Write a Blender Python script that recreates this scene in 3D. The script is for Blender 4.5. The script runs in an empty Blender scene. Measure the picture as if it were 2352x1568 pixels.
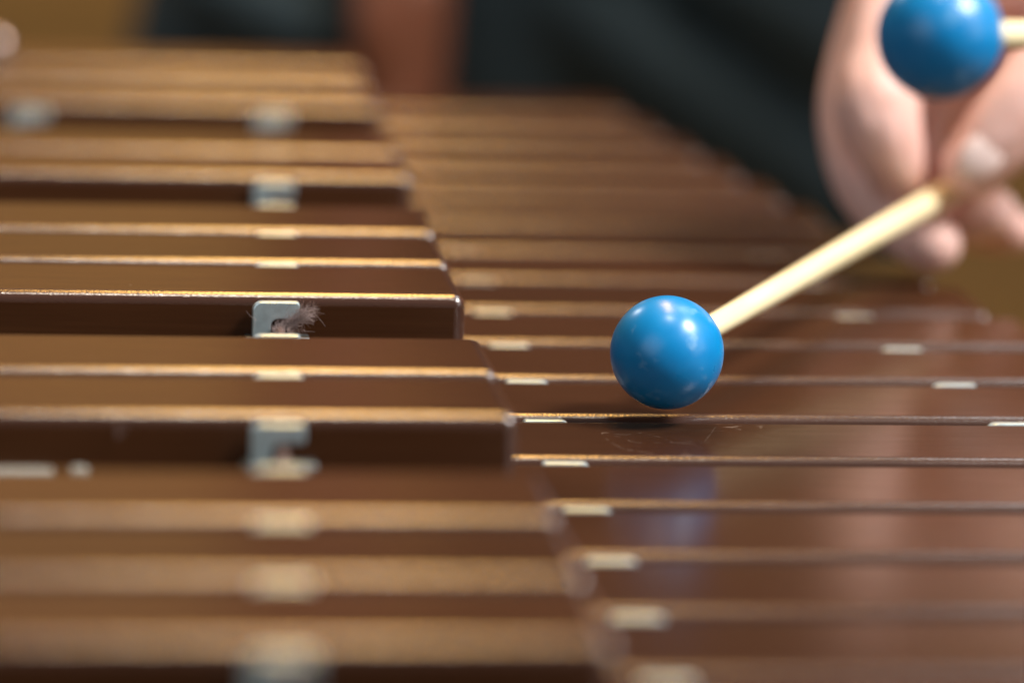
import bpy, bmesh, math, random
import numpy as np
from mathutils import Vector, Matrix, noise
random.seed(7)
MM = 0.001
sc = bpy.context.scene
col = sc.collection

# ------------------------------------------------------------------ camera
F = Vector((0.12770997, 0.97015563, -0.20612669))
RT = Vector((0.99176409, -0.1228823, 0.03610989))
UP = Vector((-0.00970289, 0.20904064, 0.97785882))
CAM = Vector((0.0, -979.437, 221.695)) * MM
cd = bpy.data.cameras.new('camera'); cam = bpy.data.objects.new('camera', cd); col.objects.link(cam)
m = Matrix((RT, UP, -F)).transposed().to_4x4(); m.translation = CAM
cam.matrix_world = m
cd.sensor_width = 36.0; cd.lens = 9342.81 / 2352 * 36
cd.clip_start = 0.02; cd.clip_end = 60
cd.dof.use_dof = True
cd.dof.focus_distance = 0.984
cd.dof.aperture_fstop = cd.lens / 30.0
cd.dof.aperture_blades = 0
sc.camera = cam

# ------------------------------------------------------------------ world, lamps, exposure
w = bpy.data.worlds.new('World'); sc.world = w; w.use_nodes = True
bg = w.node_tree.nodes['Background']
bg.inputs[0].default_value = (0.84, 0.87, 0.90, 1); bg.inputs[1].default_value = 0.13
sc.view_settings.view_transform = 'Standard'; sc.view_settings.look = 'None'
sc.view_settings.exposure = 0.0; sc.view_settings.gamma = 1.0

def lamp(name, target, direction, dist, sx, sy, power, color, shape='ELLIPSE'):
    ld = bpy.data.lights.new(name, 'AREA'); ld.shape = shape
    ld.size = sx; ld.size_y = sy; ld.energy = power; ld.color = color
    o = bpy.data.objects.new(name, ld); col.objects.link(o)
    d = Vector(direction).normalized(); p = Vector(target) * MM + d * dist
    o.location = p
    ax = Vector((0, 1, 0)).cross(d).normalized()
    o.rotation_euler = Matrix((ax, d.cross(ax), d)).transposed().to_euler()
    return o
BALL = (163.2, -28.0, 17.2)
lamp('ceiling_lamp_white', BALL, (.56, -.23, .79), 2.4, .75, .75, 104, (1.0, .96, .93))
lamp('ceiling_lamp_back', BALL, (.42, .40, .81), 2.5, .85, 1.0, 17, (.95, .97, 1.0))
lamp('front_lamp', BALL, (.80, -.47, .38), 3.0, 1.8, 1.8, 22, (1.0, .98, .97), 'RECTANGLE')
lamp('front_lamp_left', BALL, (-.62, -.68, .40), 3.0, 1.8, 1.8, 13, (.97, .98, 1.0), 'RECTANGLE')
lamp('ceiling_lamp_warm', (300, 1350, 2290), (0, 0, 1), .01, .20, 2.0, 54, (1.0, .54, .14), 'RECTANGLE')
lamp('ceiling_lamp_small', BALL, (.016, -.09, .99), 2.3, .22, .22, 13, (1.0, .88, .74))
lamp('ceiling_lamp_far', BALL, (-.39, .74, .53), 3.2, .35, .35, 12, (.95, .97, 1.0))
lamp('wall_fill', (900, 8000, 1300), (0, -.70, .70), 2.4, 5.0, 1.0, 78, (1.0, .86, .66), 'RECTANGLE')  # unseen fill light, added to brighten the far wall mirrored in the bars

# ------------------------------------------------------------------ helpers
def link(o, parent=None):
    col.objects.link(o)
    if parent: o.parent = parent
    return o
def tag(o, label=None, cat=None, group=None, kind=None):
    if label: o['label'] = label
    if cat: o['category'] = cat
    if group: o['group'] = group
    if kind: o['kind'] = kind
    return o
def thing(name, label, cat, group=None, loc=(0, 0, 0)):
    o = bpy.data.objects.new(name, None); o.location = Vector(loc) * MM
    o.empty_display_size = 0.02
    link(o); return tag(o, label, cat, group)
def obj(name, bm, mats, parent=None, smooth=True, wn=False):
    me = bpy.data.meshes.new(name); bm.normal_update(); bm.to_mesh(me); bm.free()
    for p in me.polygons: p.use_smooth = smooth
    for mt in (mats if isinstance(mats, (list, tuple)) else [mats]): me.materials.append(mt)
    o = bpy.data.objects.new(name, me); link(o, parent)
    if wn:
        md = o.modifiers.new('wn', 'WEIGHTED_NORMAL'); md.keep_sharp = True; md.weight = 100
    return o
def V(p): return Vector(p) * MM

def add_tube(bm, pts, radii, n=8, cap=True):
    """tube through pts (metres) with radii (metres)"""
    pts = [Vector(p) for p in pts]; rings = []
    up = Vector((0.3, 0.2, 1)).normalized()
    for k, p in enumerate(pts):
        t = (pts[min(k + 1, len(pts) - 1)] - pts[max(k - 1, 0)]).normalized()
        a = t.cross(up)
        if a.length < 1e-4: a = t.cross(Vector((1, 0, 0)))
        a.normalize(); b = a.cross(t).normalized()
        r = radii[k] if isinstance(radii, (list, tuple)) else radii
        rings.append([bm.verts.new(p + (a * math.cos(2 * math.pi * j / n) + b * math.sin(2 * math.pi * j / n)) * r) for j in range(n)])
    for k in range(len(rings) - 1):
        for j in range(n):
            bm.faces.new((rings[k][j], rings[k][(j + 1) % n], rings[k + 1][(j + 1) % n], rings[k + 1][j]))
    if cap:
        bm.faces.new(rings[0][::-1]); bm.faces.new(rings[-1])
def add_box(bm, x0, x1, y0, y1, z0, z1, bev=0, seg=2):
    r = bmesh.ops.create_cube(bm, size=1.0)
    vs = r['verts']
    for v in vs:
        v.co = Vector(((x0 + x1) / 2 + v.co.x * (x1 - x0), (y0 + y1) / 2 + v.co.y * (y1 - y0), (z0 + z1) / 2 + v.co.z * (z1 - z0))) * MM
    if bev:
        es = list({e for v in vs for e in v.link_edges})
        return bmesh.ops.bevel(bm, geom=es, offset=bev * MM, segments=seg, profile=0.5, affect='EDGES')['faces']
    return []

# ------------------------------------------------------------------ materials
def mat(name, base, rough=.4, metal=0., spec=.5, coat=0., sss=0.):
    mt = bpy.data.materials.new(name); mt.use_nodes = True
    b = mt.node_tree.nodes['Principled BSDF']
    b.inputs['Base Color'].default_value = (*base, 1); b.inputs['Roughness'].default_value = rough
    b.inputs['Metallic'].default_value = metal; b.inputs['Specular IOR Level'].default_value = spec
    b.inputs['Coat Weight'].default_value = coat
    return mt, b, mt.node_tree.nodes, mt.node_tree.links
def tex_noise(N, L, scale, detail=4, vec_scale=(1, 1, 1), rough=.55, dist=0.):
    tc = N.new('ShaderNodeTexCoord'); mp = N.new('ShaderNodeMapping'); mp.inputs['Scale'].default_value = vec_scale
    n = N.new('ShaderNodeTexNoise'); n.inputs['Scale'].default_value = scale; n.inputs['Detail'].default_value = detail
    n.inputs['Roughness'].default_value = rough; n.inputs['Distortion'].default_value = dist
    L.new(tc.outputs['Object'], mp.inputs['Vector']); L.new(mp.outputs['Vector'], n.inputs['Vector'])
    return n
def ramp(N, L, src, stops):
    r = N.new('ShaderNodeValToRGB'); e = r.color_ramp.elements
    while len(e) < len(stops): e.new(.5)
    for k, (p, c) in enumerate(stops):
        e[k].position = p; e[k].color = (*c, 1) if len(c) == 3 else c
    L.new(src, r.inputs['Fac']); return r
def bump(N, L, b, src, strength, dist):
    bp = N.new('ShaderNodeBump'); bp.inputs['Strength'].default_value = strength; bp.inputs['Distance'].default_value = dist
    L.new(src, bp.inputs['Height']); L.new(bp.outputs['Normal'], b.inputs['Normal']); return bp
def mathn(N, L, op, a, b=None):
    n = N.new('ShaderNodeMath'); n.operation = op
    for k, x in enumerate((a, b)):
        if x is None: continue
        if isinstance(x, (int, float)): n.inputs[k].default_value = x
        else: L.new(x, n.inputs[k])
    return n.outputs[0]

def bar_material(name, scratched=False):
    mt, b, N, L = mat(name, (.06, .018, .011), .2, spec=.34)
    g = tex_noise(N, L, 1.0, 5, (28, 900, 900))
    r = ramp(N, L, g.outputs['Fac'], [(.3, (.040, .0150, .0062)), (.7, (.053, .0205, .0086))])
    # tiny pale dust specks
    tc = N.new('ShaderNodeTexCoord'); vo = N.new('ShaderNodeTexVoronoi'); vo.inputs['Scale'].default_value = 210
    L.new(tc.outputs['Object'], vo.inputs['Vector'])
    big = tex_noise(N, L, 60, 2)
    thr = mathn(N, L, 'MULTIPLY', big.outputs['Fac'], .085)
    spk = mathn(N, L, 'LESS_THAN', vo.outputs['Distance'], thr)
    sel = N.new('ShaderNodeSeparateColor'); L.new(vo.outputs['Color'], sel.inputs[0])
    spk = mathn(N, L, 'MULTIPLY', spk, mathn(N, L, 'LESS_THAN', sel.outputs[0], .33))
    spk = mathn(N, L, 'MULTIPLY', spk, .35)
    fac = spk
    if scratched:
        sn = tex_noise(N, L, 1.0, 2, (26, 60, 60), .35, .5)
        d = mathn(N, L, 'ABSOLUTE', mathn(N, L, 'SUBTRACT', sn.outputs['Fac'], .5))
        ln = mathn(N, L, 'LESS_THAN', d, .0022)
        sn2 = tex_noise(N, L, 1.0, 2, (40, 24, 40), .35, .4)
        d2 = mathn(N, L, 'ABSOLUTE', mathn(N, L, 'SUBTRACT', sn2.outputs['Fac'], .55))
        ln = mathn(N, L, 'MAXIMUM', ln, mathn(N, L, 'LESS_THAN', d2, .002))
        sep = N.new('ShaderNodeSeparateXYZ'); L.new(tc.outputs['Object'], sep.inputs[0])
        mx = mathn(N, L, 'LESS_THAN', mathn(N, L, 'ABSOLUTE', mathn(N, L, 'SUBTRACT', sep.outputs[0], .168)), .022)
        brk = tex_noise(N, L, 240, 2)
        ln = mathn(N, L, 'MULTIPLY', mathn(N, L, 'MULTIPLY', ln, mx), mathn(N, L, 'GREATER_THAN', brk.outputs['Fac'], .47))
        fac = mathn(N, L, 'MAXIMUM', fac, mathn(N, L, 'MULTIPLY', ln, .2))
    oi = N.new('ShaderNodeObjectInfo'); hs = N.new('ShaderNodeHueSaturation')
    vr = N.new('ShaderNodeMapRange'); vr.inputs[3].default_value = .84; vr.inputs[4].default_value = 1.16
    L.new(oi.outputs['Random'], vr.inputs[0]); L.new(vr.outputs[0], hs.inputs['Value']); L.new(r.outputs[0], hs.inputs['Color'])
    mix = N.new('ShaderNodeMixRGB'); mix.inputs[2].default_value = (.42, .34, .28, 1)
    L.new(fac, mix.inputs[0]); L.new(hs.outputs[0], mix.inputs[1]); L.new(mix.outputs[0], b.inputs['Base Color'])
    rr = tex_noise(N, L, 1.0, 4, (40, 260, 260))
    mr = N.new('ShaderNodeMapRange'); mr.inputs[3].default_value = .16; mr.inputs[4].default_value = .28
    L.new(rr.outputs['Fac'], mr.inputs[0]); L.new(mr.outputs[0], b.inputs['Roughness'])
    bump(N, L, b, g.outputs['Fac'], .10, .00004)
    return mt
M_BAR = bar_material('brown_bar_lacquer')
M_BAR_SCR = bar_material('brown_bar_lacquer_scratched', True)
def edge_material():
    mt, b, N, L = mat('brown_bar_edge', (.052, .021, .012), .19, spec=1.0)
    n = tex_noise(N, L, 1700, 2, (.9, 1, 1))
    bump(N, L, b, n.outputs['Fac'], .26, .00022)
    return mt
M_EDGE = edge_material()

def zinc(name, base, rough, metal=1.0):
    mt, b, N, L = mat(name, base, rough, metal=metal)
    n = tex_noise(N, L, 500, 4)
    r = ramp(N, L, n.outputs['Fac'], [(.3, tuple(c * .86 for c in base)), (.7, base)])
    L.new(r.outputs[0], b.inputs['Base Color'])
    mr = N.new('ShaderNodeMapRange'); mr.inputs[3].default_value = rough - .08; mr.inputs[4].default_value = rough + .1
    L.new(n.outputs['Fac'], mr.inputs[0]); L.new(mr.outputs[0], b.inputs['Roughness'])
    bump(N, L, b, n.outputs['Fac'], .15, .0001)
    return mt
M_ZINC = zinc('zinc_plate', (.58, .73, .79), .34, .72)
M_DARKSTEEL = zinc('dark_steel', (.20, .24, .25), .4)

def simple_noise_mat(name, c0, c1, scale, rough, bumpd=0., vec=(1, 1, 1), spec=.5, strength=.4):
    mt, b, N, L = mat(name, c0, rough, spec=spec)
    n = tex_noise(N, L, scale, 5, vec)
    r = ramp(N, L, n.outputs['Fac'], [(.3, c0), (.7, c1)])
    L.new(r.outputs[0], b.inputs['Base Color'])
    if bumpd: bump(N, L, b, n.outputs['Fac'], strength, bumpd)
    return mt
M_CORD = simple_noise_mat('cord_fibre', (.05, .033, .029), (.15, .105, .095), 900, .9, .0004, (1, 2.5, 1), spec=.1)
M_FUZZ = simple_noise_mat('cord_fuzz', (.20, .15, .145), (.44, .36, .35), 500, .8, spec=.2)
M_RAIL = simple_noise_mat('black_frame_paint', (.012, .010, .009), (.02, .016, .014), 60, .5)
M_FELT = simple_noise_mat('pale_felt', (.32, .35, .32), (.44, .47, .43), 700, .95, .0004, spec=.1)
M_BIRCH = simple_noise_mat('pale_birch', (.78, .66, .38), (.90, .80, .53), 1.0, .38, .00003, (30, 700, 700), spec=.4)
def blue_material():
    mt, b, N, L = mat('blue_rubber', (.002, .18, .55), .32, spec=.5, coat=.10)
    b.inputs['Coat Roughness'].default_value = .22
    n = tex_noise(N, L, 120, 4)
    r = ramp(N, L, n.outputs['Fac'], [(.35, (.0012, .205, .51)), (.7, (.002, .235, .56))])
    # pale scuffs: short broken strokes
    s = tex_noise(N, L, 1.0, 3, (140, 140, 45), .5, .8)
    d = mathn(N, L, 'ABSOLUTE', mathn(N, L, 'SUBTRACT', s.outputs['Fac'], .5))
    s2 = tex_noise(N, L, 75, 2)
    ln = mathn(N, L, 'MULTIPLY', mathn(N, L, 'LESS_THAN', d, .006), mathn(N, L, 'GREATER_THAN', s2.outputs['Fac'], .62))
    cl = tex_noise(N, L, 170, 3)
    cm = ramp(N, L, cl.outputs['Fac'], [(.62, (0, 0, 0)), (.74, (.25, .25, .25))])
    fac = mathn(N, L, 'MAXIMUM', mathn(N, L, 'MULTIPLY', ln, .7), cm.outputs[0])
    mix = N.new('ShaderNodeMixRGB'); mix.inputs[2].default_value = (.35, .58, .78, 1)
    L.new(fac, mix.inputs[0]); L.new(r.outputs[0], mix.inputs[1]); L.new(mix.outputs[0], b.inputs['Base Color'])
    mr = N.new('ShaderNodeMapRange'); mr.inputs[3].default_value = .22; mr.inputs[4].default_value = .40
    L.new(cl.outputs['Fac'], mr.inputs[0]); L.new(mr.outputs[0], b.inputs['Roughness'])
    return mt
M_BLUE = blue_material()
def skin_material(name, c0, c1):
    mt, b, N, L = mat(name, c0, .42, spec=.4)
    n = tex_noise(N, L, 45, 5); f = tex_noise(N, L, 1600, 3)
    r = ramp(N, L, n.outputs['Fac'], [(.3, c0), (.7, c1)])
    L.new(r.outputs[0], b.inputs['Base Color'])
    b.inputs['Subsurface Weight'].default_value = .15
    b.inputs['Subsurface Radius'].default_value = (1, .35, .25); b.inputs['Subsurface Scale'].default_value = .004
    bump(N, L, b, f.outputs['Fac'], .3, .0003)
    return mt
M_SKIN = skin_material('fair_skin', (.72, .43, .36), (.84, .57, .52))
M_SKIN_DARK = skin_material('tanned_skin', (.20, .072, .038), (.26, .098, .055))
M_NAIL = mat('nail', (.90, .72, .68), .2)[0]
M_CLOTH = simple_noise_mat('dark_navy_cloth', (.021, .037, .047), (.035, .058, .072), 900, .85, .0005, spec=.25)
M_CLOTH_BLACK = simple_noise_mat('black_cloth', (.007, .008, .010), (.014, .016, .019), 900, .85, .0005, spec=.25)
M_HAIR = simple_noise_mat('dark_hair', (.02, .013, .01), (.05, .03, .02), 300, .5, .002)
M_EYE = mat('eye_white', (.75, .73, .70), .2)[0]
M_SHOE = simple_noise_mat('black_leather', (.01, .01, .01), (.02, .02, .02), 200, .35)
M_FLOOR = simple_noise_mat('ochre_wood_floor', (.20, .115, .032), (.27, .155, .043), 1.0, .75, 0, (1.2, 14, 1))
M_WALL = simple_noise_mat('pale_olive_wall', (.48, .29, .095), (.56, .35, .12), 2.0, .8, .002)

# ------------------------------------------------------------------ the room
FZ = -870.0
bm = bmesh.new(); add_box(bm, -9000, 9000, -6000, 9000, FZ - 100, FZ); f = obj('floor', bm, M_FLOOR, smooth=False); tag(f, 'ochre wooden floor seen out of focus beyond the bars', kind='structure')
bm = bmesh.new(); add_box(bm, -9000, 9000, 8050, 8250, FZ + .5, 2600); f = obj('wall', bm, M_WALL, smooth=False); tag(f, 'pale olive wall far behind', kind='structure')

# ------------------------------------------------------------------ the xylophone
P = 43.5; BW = 38.0; BT = 19.0; R = 25.0
xyl = thing('xylophone', 'brown barred xylophone with raised left row and zinc cord posts', 'xylophone')
ACC = [-9, -8, -7, -5, -4, -2, -1, 0, 2, 3, 5, 6, 7, 9, 10, 12, 13, 14]
NAT = [k + .5 for k in range(-11, 15)]
def span(i): return 113.0 + 5.2 * i
def acc_in(i): return 69.9 - 2.75 * i
def acc_out(i): return acc_in(i) - span(i)
def nat_in(i): return 135.3 - 1.0 * i
def nat_out(i): return 248.3 + 4.1 * i
def make_bar(i, x0, x1, ztop, mt, tilt=0.0):
    bm = bmesh.new()
    y0 = -i * P
    fs = add_box(bm, x0, x1, y0, y0 + BW, ztop - BT, ztop, 3.0, 5)
    for fc in fs: fc.material_index = 1
    # shallow tuning arch under the middle of the bar
    o = obj('bar', bm, [mt, M_EDGE], xyl, True, True)
    c = Vector(((x0 + x1) / 2, y0 + BW / 2, ztop)) * MM
    o.data.transform(Matrix.Translation(-c)); 
    o.location = c; o.rotation_euler = (0, 0, tilt)
    # keep the material coordinates of the scratched bar in world x
    if mt is M_BAR_SCR:
        o.data.transform(Matrix.Translation(c)); o.location = (0, 0, 0); o.rotation_euler = (0, 0, 0)
    return o
jit = {0: -.006, -1: -.003, 2: .001, 3: .001, -2: -.003, 5: .001}
for i in ACC:
    L_ = span(i) / .553
    x1 = 117.2 - 1.05 * i
    x0 = acc_out(i) - .2235 * L_
    make_bar(i, x0, x1, R, M_BAR, jit.get(i, random.uniform(-.0025, .0015)))
for i in NAT:
    d = nat_out(i) - nat_in(i); ov = .2235 * d / .553
    make_bar(i, nat_in(i) - ov, nat_out(i) + ov, 0.0, M_BAR_SCR if i == 1.5 else M_BAR, random.uniform(-.0012, .0012))

# posts: zinc plate hook with a notch for the cord, and a dark collar
def post_mesh(mirror):
    def arc(cx, cz, r, a0, a1, n): return [(cx + r * math.cos(math.radians(a0 + (a1 - a0) * k / n)), cz + r * math.sin(math.radians(a0 + (a1 - a0) * k / n))) for k in range(n + 1)]
    o = []
    o += arc(-5.8 + 2.3, -2.3, 2.3, 180, 90, 6)
    o += arc(5.8 - .9, -.9, .9, 90, 0, 4)
    o += arc(5.3, -3.7, .5, 0, -90, 2)
    o += arc(.6, -6.0, 1.8, 90, 180, 5)
    o += arc(.2, -8.0, 1.4, 180, 270, 3)
    o += arc(5.3, -9.9, .5, 90, 0, 2)
    o += [(5.8, -11), (3.2, -11.8), (3.2, -21), (-5.8, -21)]
    th = 1.35
    bm = bmesh.new()
    fr = [bm.verts.new((x * MM, -th * MM, z * MM)) for x, z in o]
    bk = [bm.verts.new((x * MM, th * MM, z * MM)) for x, z in o]
    n = len(o)
    f1 = bm.faces.new(fr); f2 = bm.faces.new(bk[::-1])
    for k in range(n): bm.faces.new((fr[k], fr[(k + 1) % n], bk[(k + 1) % n], bk[k]))
    bmesh.ops.recalc_face_normals(bm, faces=bm.faces)
    es = list(f1.edges) + list(f2.edges)
    bmesh.ops.bevel(bm, geom=es, offset=.35 * MM, segments=2, profile=.5, affect='EDGES', clamp_overlap=True)
    if mirror:
        bmesh.ops.scale(bm, vec=(-1, 1, 1), verts=bm.verts); bmesh.ops.reverse_faces(bm, faces=bm.faces)
    bmesh.ops.triangulate(bm, faces=[f for f in bm.faces if len(f.verts) > 4])
    me = bpy.data.meshes.new('post'); bm.to_mesh(me); bm.free(); me.materials.append(M_ZINC)
    return me
def collar_mesh():
    bm = bmesh.new(); add_box(bm, -7.6, 8.4, -2.4, 2.4, -10.4, -8.6, .5, 2)
    me = bpy.data.meshes.new('collar'); bm.to_mesh(me); bm.free(); me.materials.append(M_DARKSTEEL)
    for p in me.polygons: p.use_smooth = True
    return me
PM = [post_mesh(False), post_mesh(True)]; CM = collar_mesh()
def post(x, y, ztop, mir):
    o = bpy.data.objects.new('post', PM[mir]); link(o, xyl); o.location = V((x, y, ztop))
    o.rotation_euler = (0, 0, random.uniform(-.03, .03))
    c = bpy.data.objects.new('collar', CM); link(c, o)
    if mir: c.rotation_euler = (0, 0, math.pi)
def rows(idx, xin, xout, zt, mi, mo, a, b):
    for i in idx:
        ztop = zt - a + b * min(0, i + 1)
        if (i + 1) not in idx: ztop -= .9
        post(xin(i), -i * P - 2.9, ztop, mi); post(xout(i), -i * P - 2.9, ztop, mo)
        if (i - 1) not in idx:
            ztop = zt - a + b * min(0, i + 1)
            post(xin(i - .94), -i * P + BW + 2.9, ztop, mi); post(xout(i - .94), -i * P + BW + 2.9, ztop, mo)
rows(ACC, acc_in, acc_out, R, 0, 0, .45, .10)
rows(NAT, nat_in, nat_out, 0.0, 1, 0, .45, .17)
# cords through the notches, rails under the rows, end boards and legs
def cord(fx, ztop, i0, i1, off):
    bm = bmesh.new(); pts = []; rad = []
    n = int((i1 - i0) * 10)
    for k in range(n + 1):
        i = i0 + (i1 - i0) * k / n
        pts.append(V((fx(i) + off, -i * P - 2.9, ztop - 8.1 + .25 * math.sin(k * 1.7)))); rad.append((1.5 + .12 * math.sin(k * 2.3)) * MM)
    add_tube(bm, pts, rad, 10)
    return obj('cord', bm, M_CORD, xyl)
c_in = cord(acc_in, R, -10.2, 14.6, 1.0)
cord(acc_out, R, -10.2, 14.6, 1.0); cord(nat_in, 0, -11.8, 14.9, -1.0); cord(nat_out, 0, -11.8, 14.9, 1.0)
def rail(fx, z0, i0, i1, wd=15):
    bm = bmesh.new()
    vs = []
    for i in (i0, i1):
        for dx, dz in ((-wd, 0), (wd, 0), (wd, -28), (-wd, -28)):
            vs.append(bm.verts.new(V((fx(i) + dx, -i * P, z0 + dz))))
    for k in range(4): bm.faces.new((vs[k], vs[(k + 1) % 4], vs[4 + (k + 1) % 4], vs[4 + k]))
    bm.faces.new(vs[3::-1]); bm.faces.new(vs[4:])
    bmesh.ops.recalc_face_normals(bm, faces=bm.faces)
    bmesh.ops.bevel(bm, geom=bm.edges[:], offset=1.5 * MM, segments=2, profile=.5, affect='EDGES')
    return obj('rail', bm, M_RAIL, xyl, True, True)
rail(acc_out, R - 21.5, -10.6, 14.9); rail(acc_in, R - 21.5, -10.6, 14.9, 9)
rail(nat_in, -22.5, -11.9, 15.2, 9); rail(nat_out, -22.5, -11.9, 15.2)
for y0, x0, x1 in ((535, -40, 240), (-690, -190, 400)):
    bm = bmesh.new(); add_box(bm, x0, x1, y0, y0 + 22, -120, -24, 3, 3); obj('end_board', bm, M_RAIL, xyl, True, True)
    for x in (x0 + 40, x1 - 40):
        bm = bmesh.new(); add_box(bm, x - 18, x + 18, y0 - 8, y0 + 29, FZ, -121, 3, 2); obj('leg', bm, M_RAIL, xyl, True, True)
# pale felt strips lying in the gaps of the raised row
for x0, x1, y0, y1, z in ((-70, 14, -133.5, -126, R - 11.9), (17.5, 21.5, -132, -127.5, R - 11.7), (-20, 11, -2.5, 3 - 6, R - 13.5)):
    bm = bmesh.new(); add_box(bm, x0, x1, min(y0, y1), max(y0, y1), z - 4, z, .8, 2)
    obj('felt_strip', bm, M_FELT, xyl, True, True)
bm = bmesh.new(); bmesh.ops.create_uvsphere(bm, u_segments=20, v_segments=12, radius=4.5 * MM)
o = obj('screw_knob', bm, zinc('bright_screw', (.55, .45, .43), .3), xyl); o.location = V((2, 421, R + 1.5))
bm = bmesh.new(); add_tube(bm, [V((2, 421, R - 30)), V((2, 421, R - 1))], 3 * MM, 12); obj('screw_stem', bm, M_DARKSTEEL, xyl)

# frayed cord end at the front post of the three-bar group
rnd = random.Random(3)
def hair(bm, p, d, ln, r, bend, n=7):
    pts = []; q = Vector(p); v = Vector(d).normalized()
    b = Vector((rnd.uniform(-1, 1), rnd.uniform(-.6, .6), rnd.uniform(-1, 1)))
    for k in range(n + 1):
        pts.append(q * MM); q = q + v * (ln / n); v = (v + b * bend + Vector((rnd.gauss(0, .08), rnd.gauss(0, .08), rnd.gauss(0, .08)))).normalized()
    add_tube(bm, pts, [r * MM * (1 - .6 * k / n) for k in range(n + 1)], 3, False)
bm = bmesh.new()
px, py, pz = acc_in(0) + 1.2, -5.0, R - 8.0
axis = Vector((.86, -.12, .56))
for k in range(900):
    t = rnd.random()
    if k < 320:   # fuzz standing off the cord itself
        a = rnd.uniform(0, 6.28); yy = py - rnd.uniform(-2, 9); c_, s_ = math.cos(a), math.sin(a)
        p = (px + c_ * 1.6, yy, pz + s_ * 1.6 - .2); d = (c_ + .3, rnd.uniform(-.6, .6), s_ + .1); hair(bm, p, d, rnd.uniform(.8, 2.2), .034, .16)
    else:         # the tuft blown out to the right
        b0 = Vector((px, py, pz + .3)) + axis * (1.0 + t * 6.8)
        p = b0 + Vector((rnd.gauss(0, .7), rnd.gauss(0, .8), rnd.gauss(0, .75)))
        d = axis + Vector((rnd.gauss(0, .85), rnd.gauss(0, .5), rnd.gauss(0, .8)))
        hair(bm, p, d, rnd.uniform(1.2, 3.6), .032, .2)
for (x, z, dx, dz, ln) in ((8.5, 1.5, .55, -.8, 5.5), (2.2, 1.0, .5, .85, 3.2), (-4.8, -1.5, -.8, .45, 3.8), (-5.2, -3, -.1, 1, 3), (-1.5, 2.2, -.3, 1, 2.2), (-.3, 2.4, .4, 1, 1.8), (6.5, -3.8, .9, -.3, 3)):
    hair(bm, (acc_in(0) + x, -6.0, R - 4 + z), (dx, -.1, dz), ln, .05, .05)
fu = obj('frayed_end', bm, M_FUZZ, c_in); fu['kind'] = 'stuff'
# loose fibre standing on the near raised bar
bm = bmesh.new()
for k in range(5): hair(bm, (27.5 + k * .25, -131.5, R - 5), (rnd.uniform(-.3, .3), 0, 1), rnd.uniform(3, 6), .05, .08)
o = obj('loose_fibre', bm, M_FUZZ, c_in); o['kind'] = 'stuff'

# ------------------------------------------------------------------ mallets
def mallet(label, head, rad, tail, r0, r1, squash=1.0):
    head = Vector(head); tail = Vector(tail)
    t = thing('mallet', label, 'mallet', 'blue headed xylophone mallets', head)
    ax = (tail - head).normalized()
    rot = ax.to_track_quat('X', 'Z').to_matrix().to_4x4()
    t.matrix_world = Matrix.Translation(head * MM) @ rot
    bm = bmesh.new(); bmesh.ops.create_uvsphere(bm, u_segments=64, v_segments=40, radius=rad * MM)
    for v in bm.verts:   # moulding seam and small dents
        n_ = v.co.normalized()
        v.co *= 1 + .0035 * noise.noise(n_ * 3.0) + .0012 * noise.noise(n_ * 11)
    obj('mallet_head', bm, M_BLUE, t)
    bm = bmesh.new(); L_ = (tail - head).length; n = 24
    pts = [Vector((rad * .55 + (L_ - rad * .55) * k / n, 0, 0)) * MM for k in range(n + 1)]
    rr = [(r0 + (r1 - r0) * (k / n)) * MM for k in range(n + 1)]
    pts.append(pts[-1] + Vector((1.2, 0, 0)) * MM); rr.append(rr[-1] * .72)
    add_tube(bm, pts, rr, 20)
    obj('shaft', bm, M_BIRCH, t)
    return t
S_END = Vector((271.6, 152.4, 24.9)); B1 = Vector(BALL)
dirn = (S_END - B1)
mallet('blue ball mallet poised just above the right bars, pale stick held by the fingers', B1, 13.8, B1 + dirn * 1.22, 2.95, 3.85)
B2 = Vector((200.6, -135.2, 109.8)); d2 = Vector((23.54, 16.88, -1.65)).normalized()
mallet('blue ball mallet held up in front of the hand, at top right edge', B2, 13.6, B2 + d2 * 300, 3.0, 4.6)

# ------------------------------------------------------------------ people
def spline(ch, step=.25):
    out = []
    n = len(ch)
    for k in range(n - 1):
        p0, p1, p2, p3 = (Vector(ch[max(k - 1, 0)]), Vector(ch[k]), Vector(ch[k + 1]), Vector(ch[min(k + 2, n - 1)]))
        d = (p2.xyz - p1.xyz).length; s = max(2, int(d / (step * min(p1[3], p2[3]))))
        for j in range(s):
            t = j / s
            out.append(.5 * ((2 * p1) + (-p0 + p2) * t + (2 * p0 - 5 * p1 + 4 * p2 - p3) * t * t + (-p0 + 3 * p1 - 3 * p2 + p3) * t ** 3))
    out.append(Vector(ch[-1])); return out
_ico = {}
def ico(sub):
    if sub not in _ico:
        b = bmesh.new(); bmesh.ops.create_icosphere(b, subdivisions=sub, radius=1.0); b.verts.index_update()
        _ico[sub] = (np.array([v.co[:] for v in b.verts]), np.array([[v.index for v in f.verts] for f in b.faces])); b.free()
    return _ico[sub]
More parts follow.
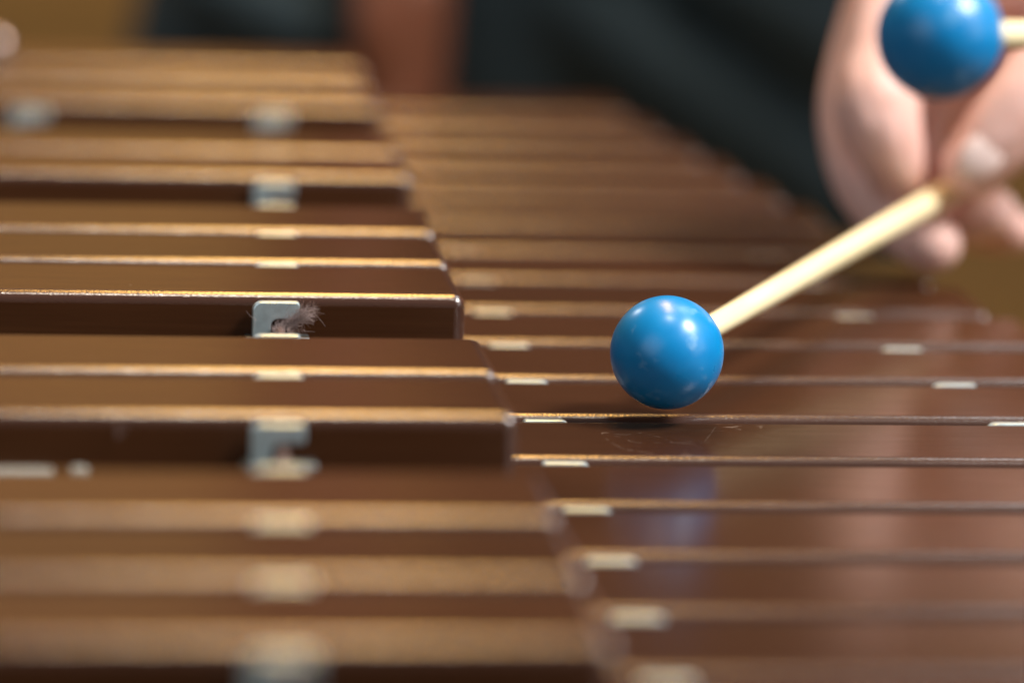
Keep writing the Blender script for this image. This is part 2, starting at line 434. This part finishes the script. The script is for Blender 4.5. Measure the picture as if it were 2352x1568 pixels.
def blob_mesh(name, chains, voxel, smooth=6):
    vs, fs, n = [], [], 0
    for ch in chains:
        for q in spline([tuple(c) for c in ch]):
            v, f = ico(3 if q[3] > 19 else 2)
            vs.append((v * q[3] + np.array((q[0], q[1], q[2]))) * MM); fs.append(f + n); n += len(v)
    me = bpy.data.meshes.new('tmp'); me.from_pydata(np.concatenate(vs).tolist(), [], np.concatenate(fs).tolist())
    o = bpy.data.objects.new('tmp', me); col.objects.link(o)
    md = o.modifiers.new('r', 'REMESH'); md.mode = 'VOXEL'; md.voxel_size = voxel * MM
    s = o.modifiers.new('s', 'SMOOTH'); s.factor = .5; s.iterations = smooth
    dg = bpy.context.evaluated_depsgraph_get()
    new = bpy.data.meshes.new_from_object(o.evaluated_get(dg)); new.name = name
    bpy.data.objects.remove(o); bpy.data.meshes.remove(me)
    for p in new.polygons: p.use_smooth = True
    return new
def blob(name, chains, voxel, mt, parent, smooth=6, extra=None):
    me = blob_mesh(name, chains, voxel, smooth)
    if extra:
        bm = bmesh.new(); bm.from_mesh(me); bm.from_mesh(extra); bm.to_mesh(me); bm.free()
        for p in me.polygons: p.use_smooth = True
    me.materials.clear(); me.materials.append(mt)
    for p in me.polygons: p.material_index = 0
    o = bpy.data.objects.new(name, me); link(o, parent); return o
def ellipsoid(name, c, r, mt, parent, rot=None):
    bm = bmesh.new(); bmesh.ops.create_uvsphere(bm, u_segments=20, v_segments=12, radius=1)
    M_ = Matrix.Translation(Vector(c) * MM) @ (rot or Matrix.Identity(4)) @ Matrix.Diagonal((r[0] * MM, r[1] * MM, r[2] * MM, 1))
    bm.transform(M_); return obj(name, bm, mt, parent)

HAND = {"index": [[260.2, 178.4, 81.7, 12.5], [255.0, 163.0, 63.4, 12], [252.2, 153.2, 50.3, 13], [255.8, 151.1, 38.8, 10.4], [259.8, 155.5, 30.0, 8.4]],
"middle": [[260.6, 193.3, 74.5, 12], [252.7, 186.6, 47.9, 11.2], [252.8, 175.6, 30.3, 10.2], [258.2, 160.6, 18.5, 9.2], [269.4, 147.5, 12.0, 8.6]],
"ring": [[270.5, 207.2, 68.6, 12], [263.0, 199.1, 35.4, 11], [264.4, 191.2, 18.5, 10], [278.8, 181.8, 12.4, 8.8], [293.0, 172.7, 16.9, 7.8]],
"little": [[282.1, 219.1, 64.0, 11], [277.8, 210.5, 30.5, 9.5], [282.9, 200.6, 16.0, 8.5], [293.7, 191.3, 9.1, 7.5], [302.8, 184.0, 9.5, 6.8]],
"thumb": [[318.2, 163.2, 75.5, 17], [298.5, 147.6, 57.7, 14], [287.5, 144.3, 45.4, 12], [279.8, 145.0, 35.6, 9.8]],
"palm_a": [[261.7, 180.2, 81.5, 13], [274.9, 183.7, 86.5, 15], [296.0, 182.9, 86.5, 18], [315.4, 185.0, 84.1, 20]],
"palm_b": [[264.0, 200.7, 74.8, 13], [287.8, 214.5, 75.5, 16], [306.3, 200.1, 76.7, 20], [327.2, 199.7, 87.8, 22]],
"palm_c": [[282.1, 219.1, 64.0, 12], [300.7, 219.2, 66.0, 16], [320.7, 214.5, 80.5, 20], [340.5, 219.8, 93.8, 23]],
"palm_d": [[284, 226, 60, 14], [292, 228, 45, 16], [304, 222, 40, 14]],
"palm_e": [[292, 228, 50, 14], [310, 224, 44, 16], [330, 218, 60, 18]],
"wrist": [[316.8, 189.9, 83.5, 22], [333.8, 205.0, 92.7, 24], [356.0, 230.6, 106.3, 25]],
"forearm": [[356.0, 230.6, 106.3, 25], [420, 282, 140, 33], [505, 350, 190, 40], [550, 385, 225, 42]]}
hand_me = blob_mesh('hand', list(HAND.values()), 1.3, 5)

def head_chains(c, fwd):
    c = Vector(c); f = Vector(fwd).normalized(); s = f.cross(Vector((0, 0, 1)))
    def p(a, b, z, r): v = c + f * a + s * b; return (v.x, v.y, v.z + z, r)
    return [[p(-25, 0, 25, 78), p(15, 0, 30, 76), p(28, 0, -20, 62), p(45, 0, -70, 40), p(52, 0, -95, 24)],
            [p(92, 0, 10, 9), p(104, 0, -15, 11), p(112, 0, -30, 13)],
            [p(-8, 78, 8, 11), p(-12, 82, -10, 12), p(-4, 78, -28, 9)], [p(-8, -78, 8, 11), p(-12, -82, -10, 12), p(-4, -78, -28, 9)],
            [p(-10, 0, -60, 55), p(-20, 0, -130, 56), p(-25, 0, -190, 60)],
            [p(80, 18, -58, 6), p(86, 0, -56, 7), p(80, -18, -58, 6)]]
def face_bits(par, c, fwd):
    c = Vector(c); f = Vector(fwd).normalized(); s = f.cross(Vector((0, 0, 1)))
    for k in (-1, 1): ellipsoid('eye', c + f * 78 + s * 31 * k + Vector((0, 0, 12)), (12, 12, 10), M_EYE, par)
    q = c - f * 28 + Vector((0, 0, 52)); ellipsoid('hair', q, (98, 98, 78), M_HAIR, par)

# the player on the right side of the instrument
pl = thing('person', 'player at the right holding the mallets, fair right hand closed round the pale stick', 'person', loc=(720, 300, FZ))
pl.location = (0, 0, 0)
hc = (645, 350, 790)
lh = B2 + d2 * 215
LH = [[(lh.x - 25, lh.y - 8, lh.z + 4, 10), (lh.x - 8, lh.y + 14, lh.z + 16, 11), (lh.x + 20, lh.y + 18, lh.z + 18, 13)],
      [(lh.x - 12, lh.y - 14, lh.z - 8, 8), (lh.x - 4, lh.y + 16, lh.z - 14, 10), (lh.x + 12, lh.y + 26, lh.z + 4, 13), (lh.x + 40, lh.y + 22, lh.z + 16, 20)],
      [(lh.x + 4, lh.y - 14, lh.z - 10, 8), (lh.x + 10, lh.y + 12, lh.z - 18, 10), (lh.x + 26, lh.y + 24, lh.z - 2, 13), (lh.x + 50, lh.y + 22, lh.z + 14, 20)],
      [(lh.x + 20, lh.y - 14, lh.z - 10, 7.5), (lh.x + 26, lh.y + 10, lh.z - 18, 9), (lh.x + 40, lh.y + 22, lh.z - 2, 12), (lh.x + 60, lh.y + 20, lh.z + 12, 20)],
      [(lh.x + 34, lh.y - 12, lh.z - 8, 7), (lh.x + 40, lh.y + 6, lh.z - 16, 8), (lh.x + 52, lh.y + 16, lh.z, 11), (lh.x + 66, lh.y + 18, lh.z + 12, 18)],
      [(lh.x - 14, lh.y + 2, lh.z - 12, 9), (lh.x + 14, lh.y - 8, lh.z + 4, 11), (lh.x + 46, lh.y + 8, lh.z + 14, 16)],
      [(lh.x + 66, lh.y + 20, lh.z + 14, 24), (lh.x + 95, lh.y + 28, lh.z + 26, 25), (610, 85, 210, 38), (638, 100, 240, 42), (685, 190, 500, 52)]]
body = [[(740, 350, 60, 120), (740, 350, 200, 115), (720, 350, 350, 125), (695, 350, 470, 105), (670, 350, 600, 60)],
        [(680, 520, 505, 55), (690, 430, 515, 75), (690, 275, 515, 75), (685, 190, 505, 55)],
        [(550, 385, 225, 42), (600, 440, 340, 46), (680, 520, 500, 55)],
        [(730, 440, 30, 95), (740, 445, -200, 80), (740, 445, -420, 58), (750, 450, -600, 52), (760, 450, -800, 40), (695, 460, -835, 32), (625, 465, -842, 26)],
        [(730, 260, 30, 95), (740, 255, -200, 80), (740, 255, -420, 58), (750, 250, -600, 52), (760, 250, -800, 40), (695, 240, -835, 32), (625, 235, -842, 26)]] + LH + head_chains(hc, (-1, -.15, 0))
blob('body', body, 5.0, M_SKIN, pl, 4, hand_me)
td = Vector((-.67, .08, -.74)).normalized(); tn = Vector((-.10, -.93, .30)); tn = (tn - td * tn.dot(td)).normalized()
nb = Matrix((td, tn.cross(td), tn)).transposed().to_4x4()
ellipsoid('thumbnail', Vector((282.0, 145.2, 38.6)) + tn * 9.6, (7.6, 6.0, 1.9), M_NAIL, pl, nb)
blob('shirt', [[(740, 350, 40, 138), (740, 350, 200, 130), (720, 350, 350, 138), (695, 350, 470, 118), (682, 350, 540, 75)],
               [(680, 520, 505, 66), (690, 430, 515, 84), (690, 275, 515, 84), (685, 190, 505, 66)],
               [(680, 520, 500, 66), (625, 462, 390, 60)], [(685, 190, 500, 66), (668, 155, 390, 60)]], 9, M_CLOTH_BLACK, pl, 10)
blob('trousers', [[(738, yy, 40, 112), (740, yy + sg * 5, -200, 96), (742, yy + sg * 5, -420, 78), (752, yy + sg * 10, -600, 74), (760, yy + sg * 10, -770, 68)] for yy, sg in ((440, 1), (260, -1))], 9, M_CLOTH_BLACK, pl, 10)
for yy, sg in ((458, 1), (242, -1)): blob('shoe', [[(770, yy, -825, 43), (695, yy + sg * 4, -832, 37), (620, yy + sg * 8, -838, 31)]], 6, M_SHOE, pl, 4)
face_bits(pl, hc, (-1, -.15, 0))

# the person standing behind the far end
p2 = thing('person', 'person in dark navy clothes standing behind far end, tanned hand hanging down', 'person')
X2, Y2 = 240, 905
h2 = (X2 + 130, Y2 - 30, 770)
arm = [(X2 - 60, Y2, 520, 52), (X2 - 90, Y2 - 20, 280, 38), (X2 - 74, Y2 - 75, 130, 24), (X2 - 60, Y2 - 104, 40, 15)]
hx, hy, hz = X2 - 62, Y2 - 112, -4
fing = [[(hx - 9, hy, hz + 10, 13), (hx - 11, hy - 6, hz - 22, 10), (hx - 9, hy - 10, hz - 48, 8)],
        [(hx - 7, hy - 2, hz + 6, 14), (hx - 7, hy - 9, hz - 26, 10), (hx - 2, hy - 12, hz - 56, 8)],
        [(hx + 7, hy - 2, hz + 6, 14), (hx + 9, hy - 8, hz - 24, 10), (hx + 12, hy - 10, hz - 50, 8)],
        [(hx + 12, hy, hz + 8, 12), (hx + 14, hy - 4, hz - 18, 9), (hx + 15, hy - 6, hz - 38, 7)],
        [(hx - 10, hy - 2, hz + 36, 12), (hx - 14, hy - 14, hz + 10, 10), (hx - 14, hy - 20, hz - 14, 8.5)],
        [(hx - 8, hy + 6, hz + 40, 15), (hx - 4, hy + 2, hz + 10, 13)], [(hx + 6, hy + 6, hz + 40, 14), (hx + 8, hy + 2, hz + 10, 12)]]
body = [[(X2 + 25, Y2, 60, 88), (X2 + 80, Y2, 250, 92), (X2 + 115, Y2, 420, 96), (X2 + 125, Y2, 540, 70)],
        [(X2 - 60, Y2, 505, 55), (X2 + 30, Y2, 525, 66), (X2 + 220, Y2, 525, 66), (X2 + 315, Y2, 505, 55)],
        arm, [(X2 + 315, Y2, 520, 52), (X2 + 330, Y2 + 60, 270, 42), (X2 + 300, Y2 + 110, 60, 30), (X2 + 280, Y2 + 120, -20, 24), (X2 + 270, Y2 + 120, -90, 12)],
        [(X2 + 290, Y2 + 110, 20, 22), (X2 + 262, Y2 + 90, -40, 10)]] + fing + head_chains(h2, (0, -1, 0))
for sx in (-1, 1):
    body.append([(X2 + sx * 72, Y2, 20, 62), (X2 + sx * 85, Y2, -400, 55), (X2 + sx * 88, Y2 + 10, -790, 38), (X2 + sx * 92, Y2 - 80, -835, 30), (X2 + sx * 95, Y2 - 150, -842, 24)])
blob('body', body, 4.5, M_SKIN_DARK, p2, 4)
blob('shirt', [[(X2 + 50, Y2, 130, 112), (X2 + 62, Y2, 190, 118), (X2 + 80, Y2, 250, 122), (X2 + 115, Y2, 420, 126), (X2 + 120, Y2, 520, 90)],
               [(X2 - 60, Y2, 505, 64), (X2 + 30, Y2, 522, 84), (X2 + 220, Y2, 522, 84), (X2 + 315, Y2, 505, 64)],
               [(X2 - 60, Y2, 510, 64), (X2 - 76, Y2 - 8, 410, 56)], [(X2 + 315, Y2, 510, 64), (X2 + 318, Y2 + 5, 400, 58)]], 8, M_CLOTH, p2, 5)
fold = [[(238, Y2 - 92, 12, 17), (300, Y2 - 100, -38, 20), (372, Y2 - 84, -92, 20), (420, Y2 - 40, -130, 18)],
        [(318, Y2 - 96, 10, 15), (365, Y2 - 86, -20, 16), (410, Y2 - 50, -62, 16)],
        [(90, Y2 - 80, 5, 16), (130, Y2 - 94, -14, 17), (176, Y2 - 92, -24, 15)],
        [(230, Y2 - 60, -60, 16), (300, Y2 - 88, -130, 18), (370, Y2 - 84, -190, 18)]]
blob('trousers', [[(X2 + sx * 68, Y2, 45, 80), (X2 + sx * 76, Y2, -15, 90), (X2 + sx * 88, Y2, -70, 96), (X2 + sx * 88, Y2, -200, 84), (X2 + sx * 88, Y2, -420, 74), (X2 + sx * 90, Y2 + 10, -770, 66)] for sx in (-1, 1)] + [[(X2 + 45, Y2, 110, 118), (X2 + 15, Y2, 40, 112), (X2, Y2, -20, 100)]] + fold, 6, M_CLOTH, p2, 5)
for sx in (-1, 1): blob('shoe', [[(X2 + sx * 90, Y2 + 25, -822, 42), (X2 + sx * 93, Y2 - 70, -832, 36), (X2 + sx * 96, Y2 - 160, -838, 31)]], 6, M_SHOE, p2, 4)
face_bits(p2, h2, (0, -1, 0))
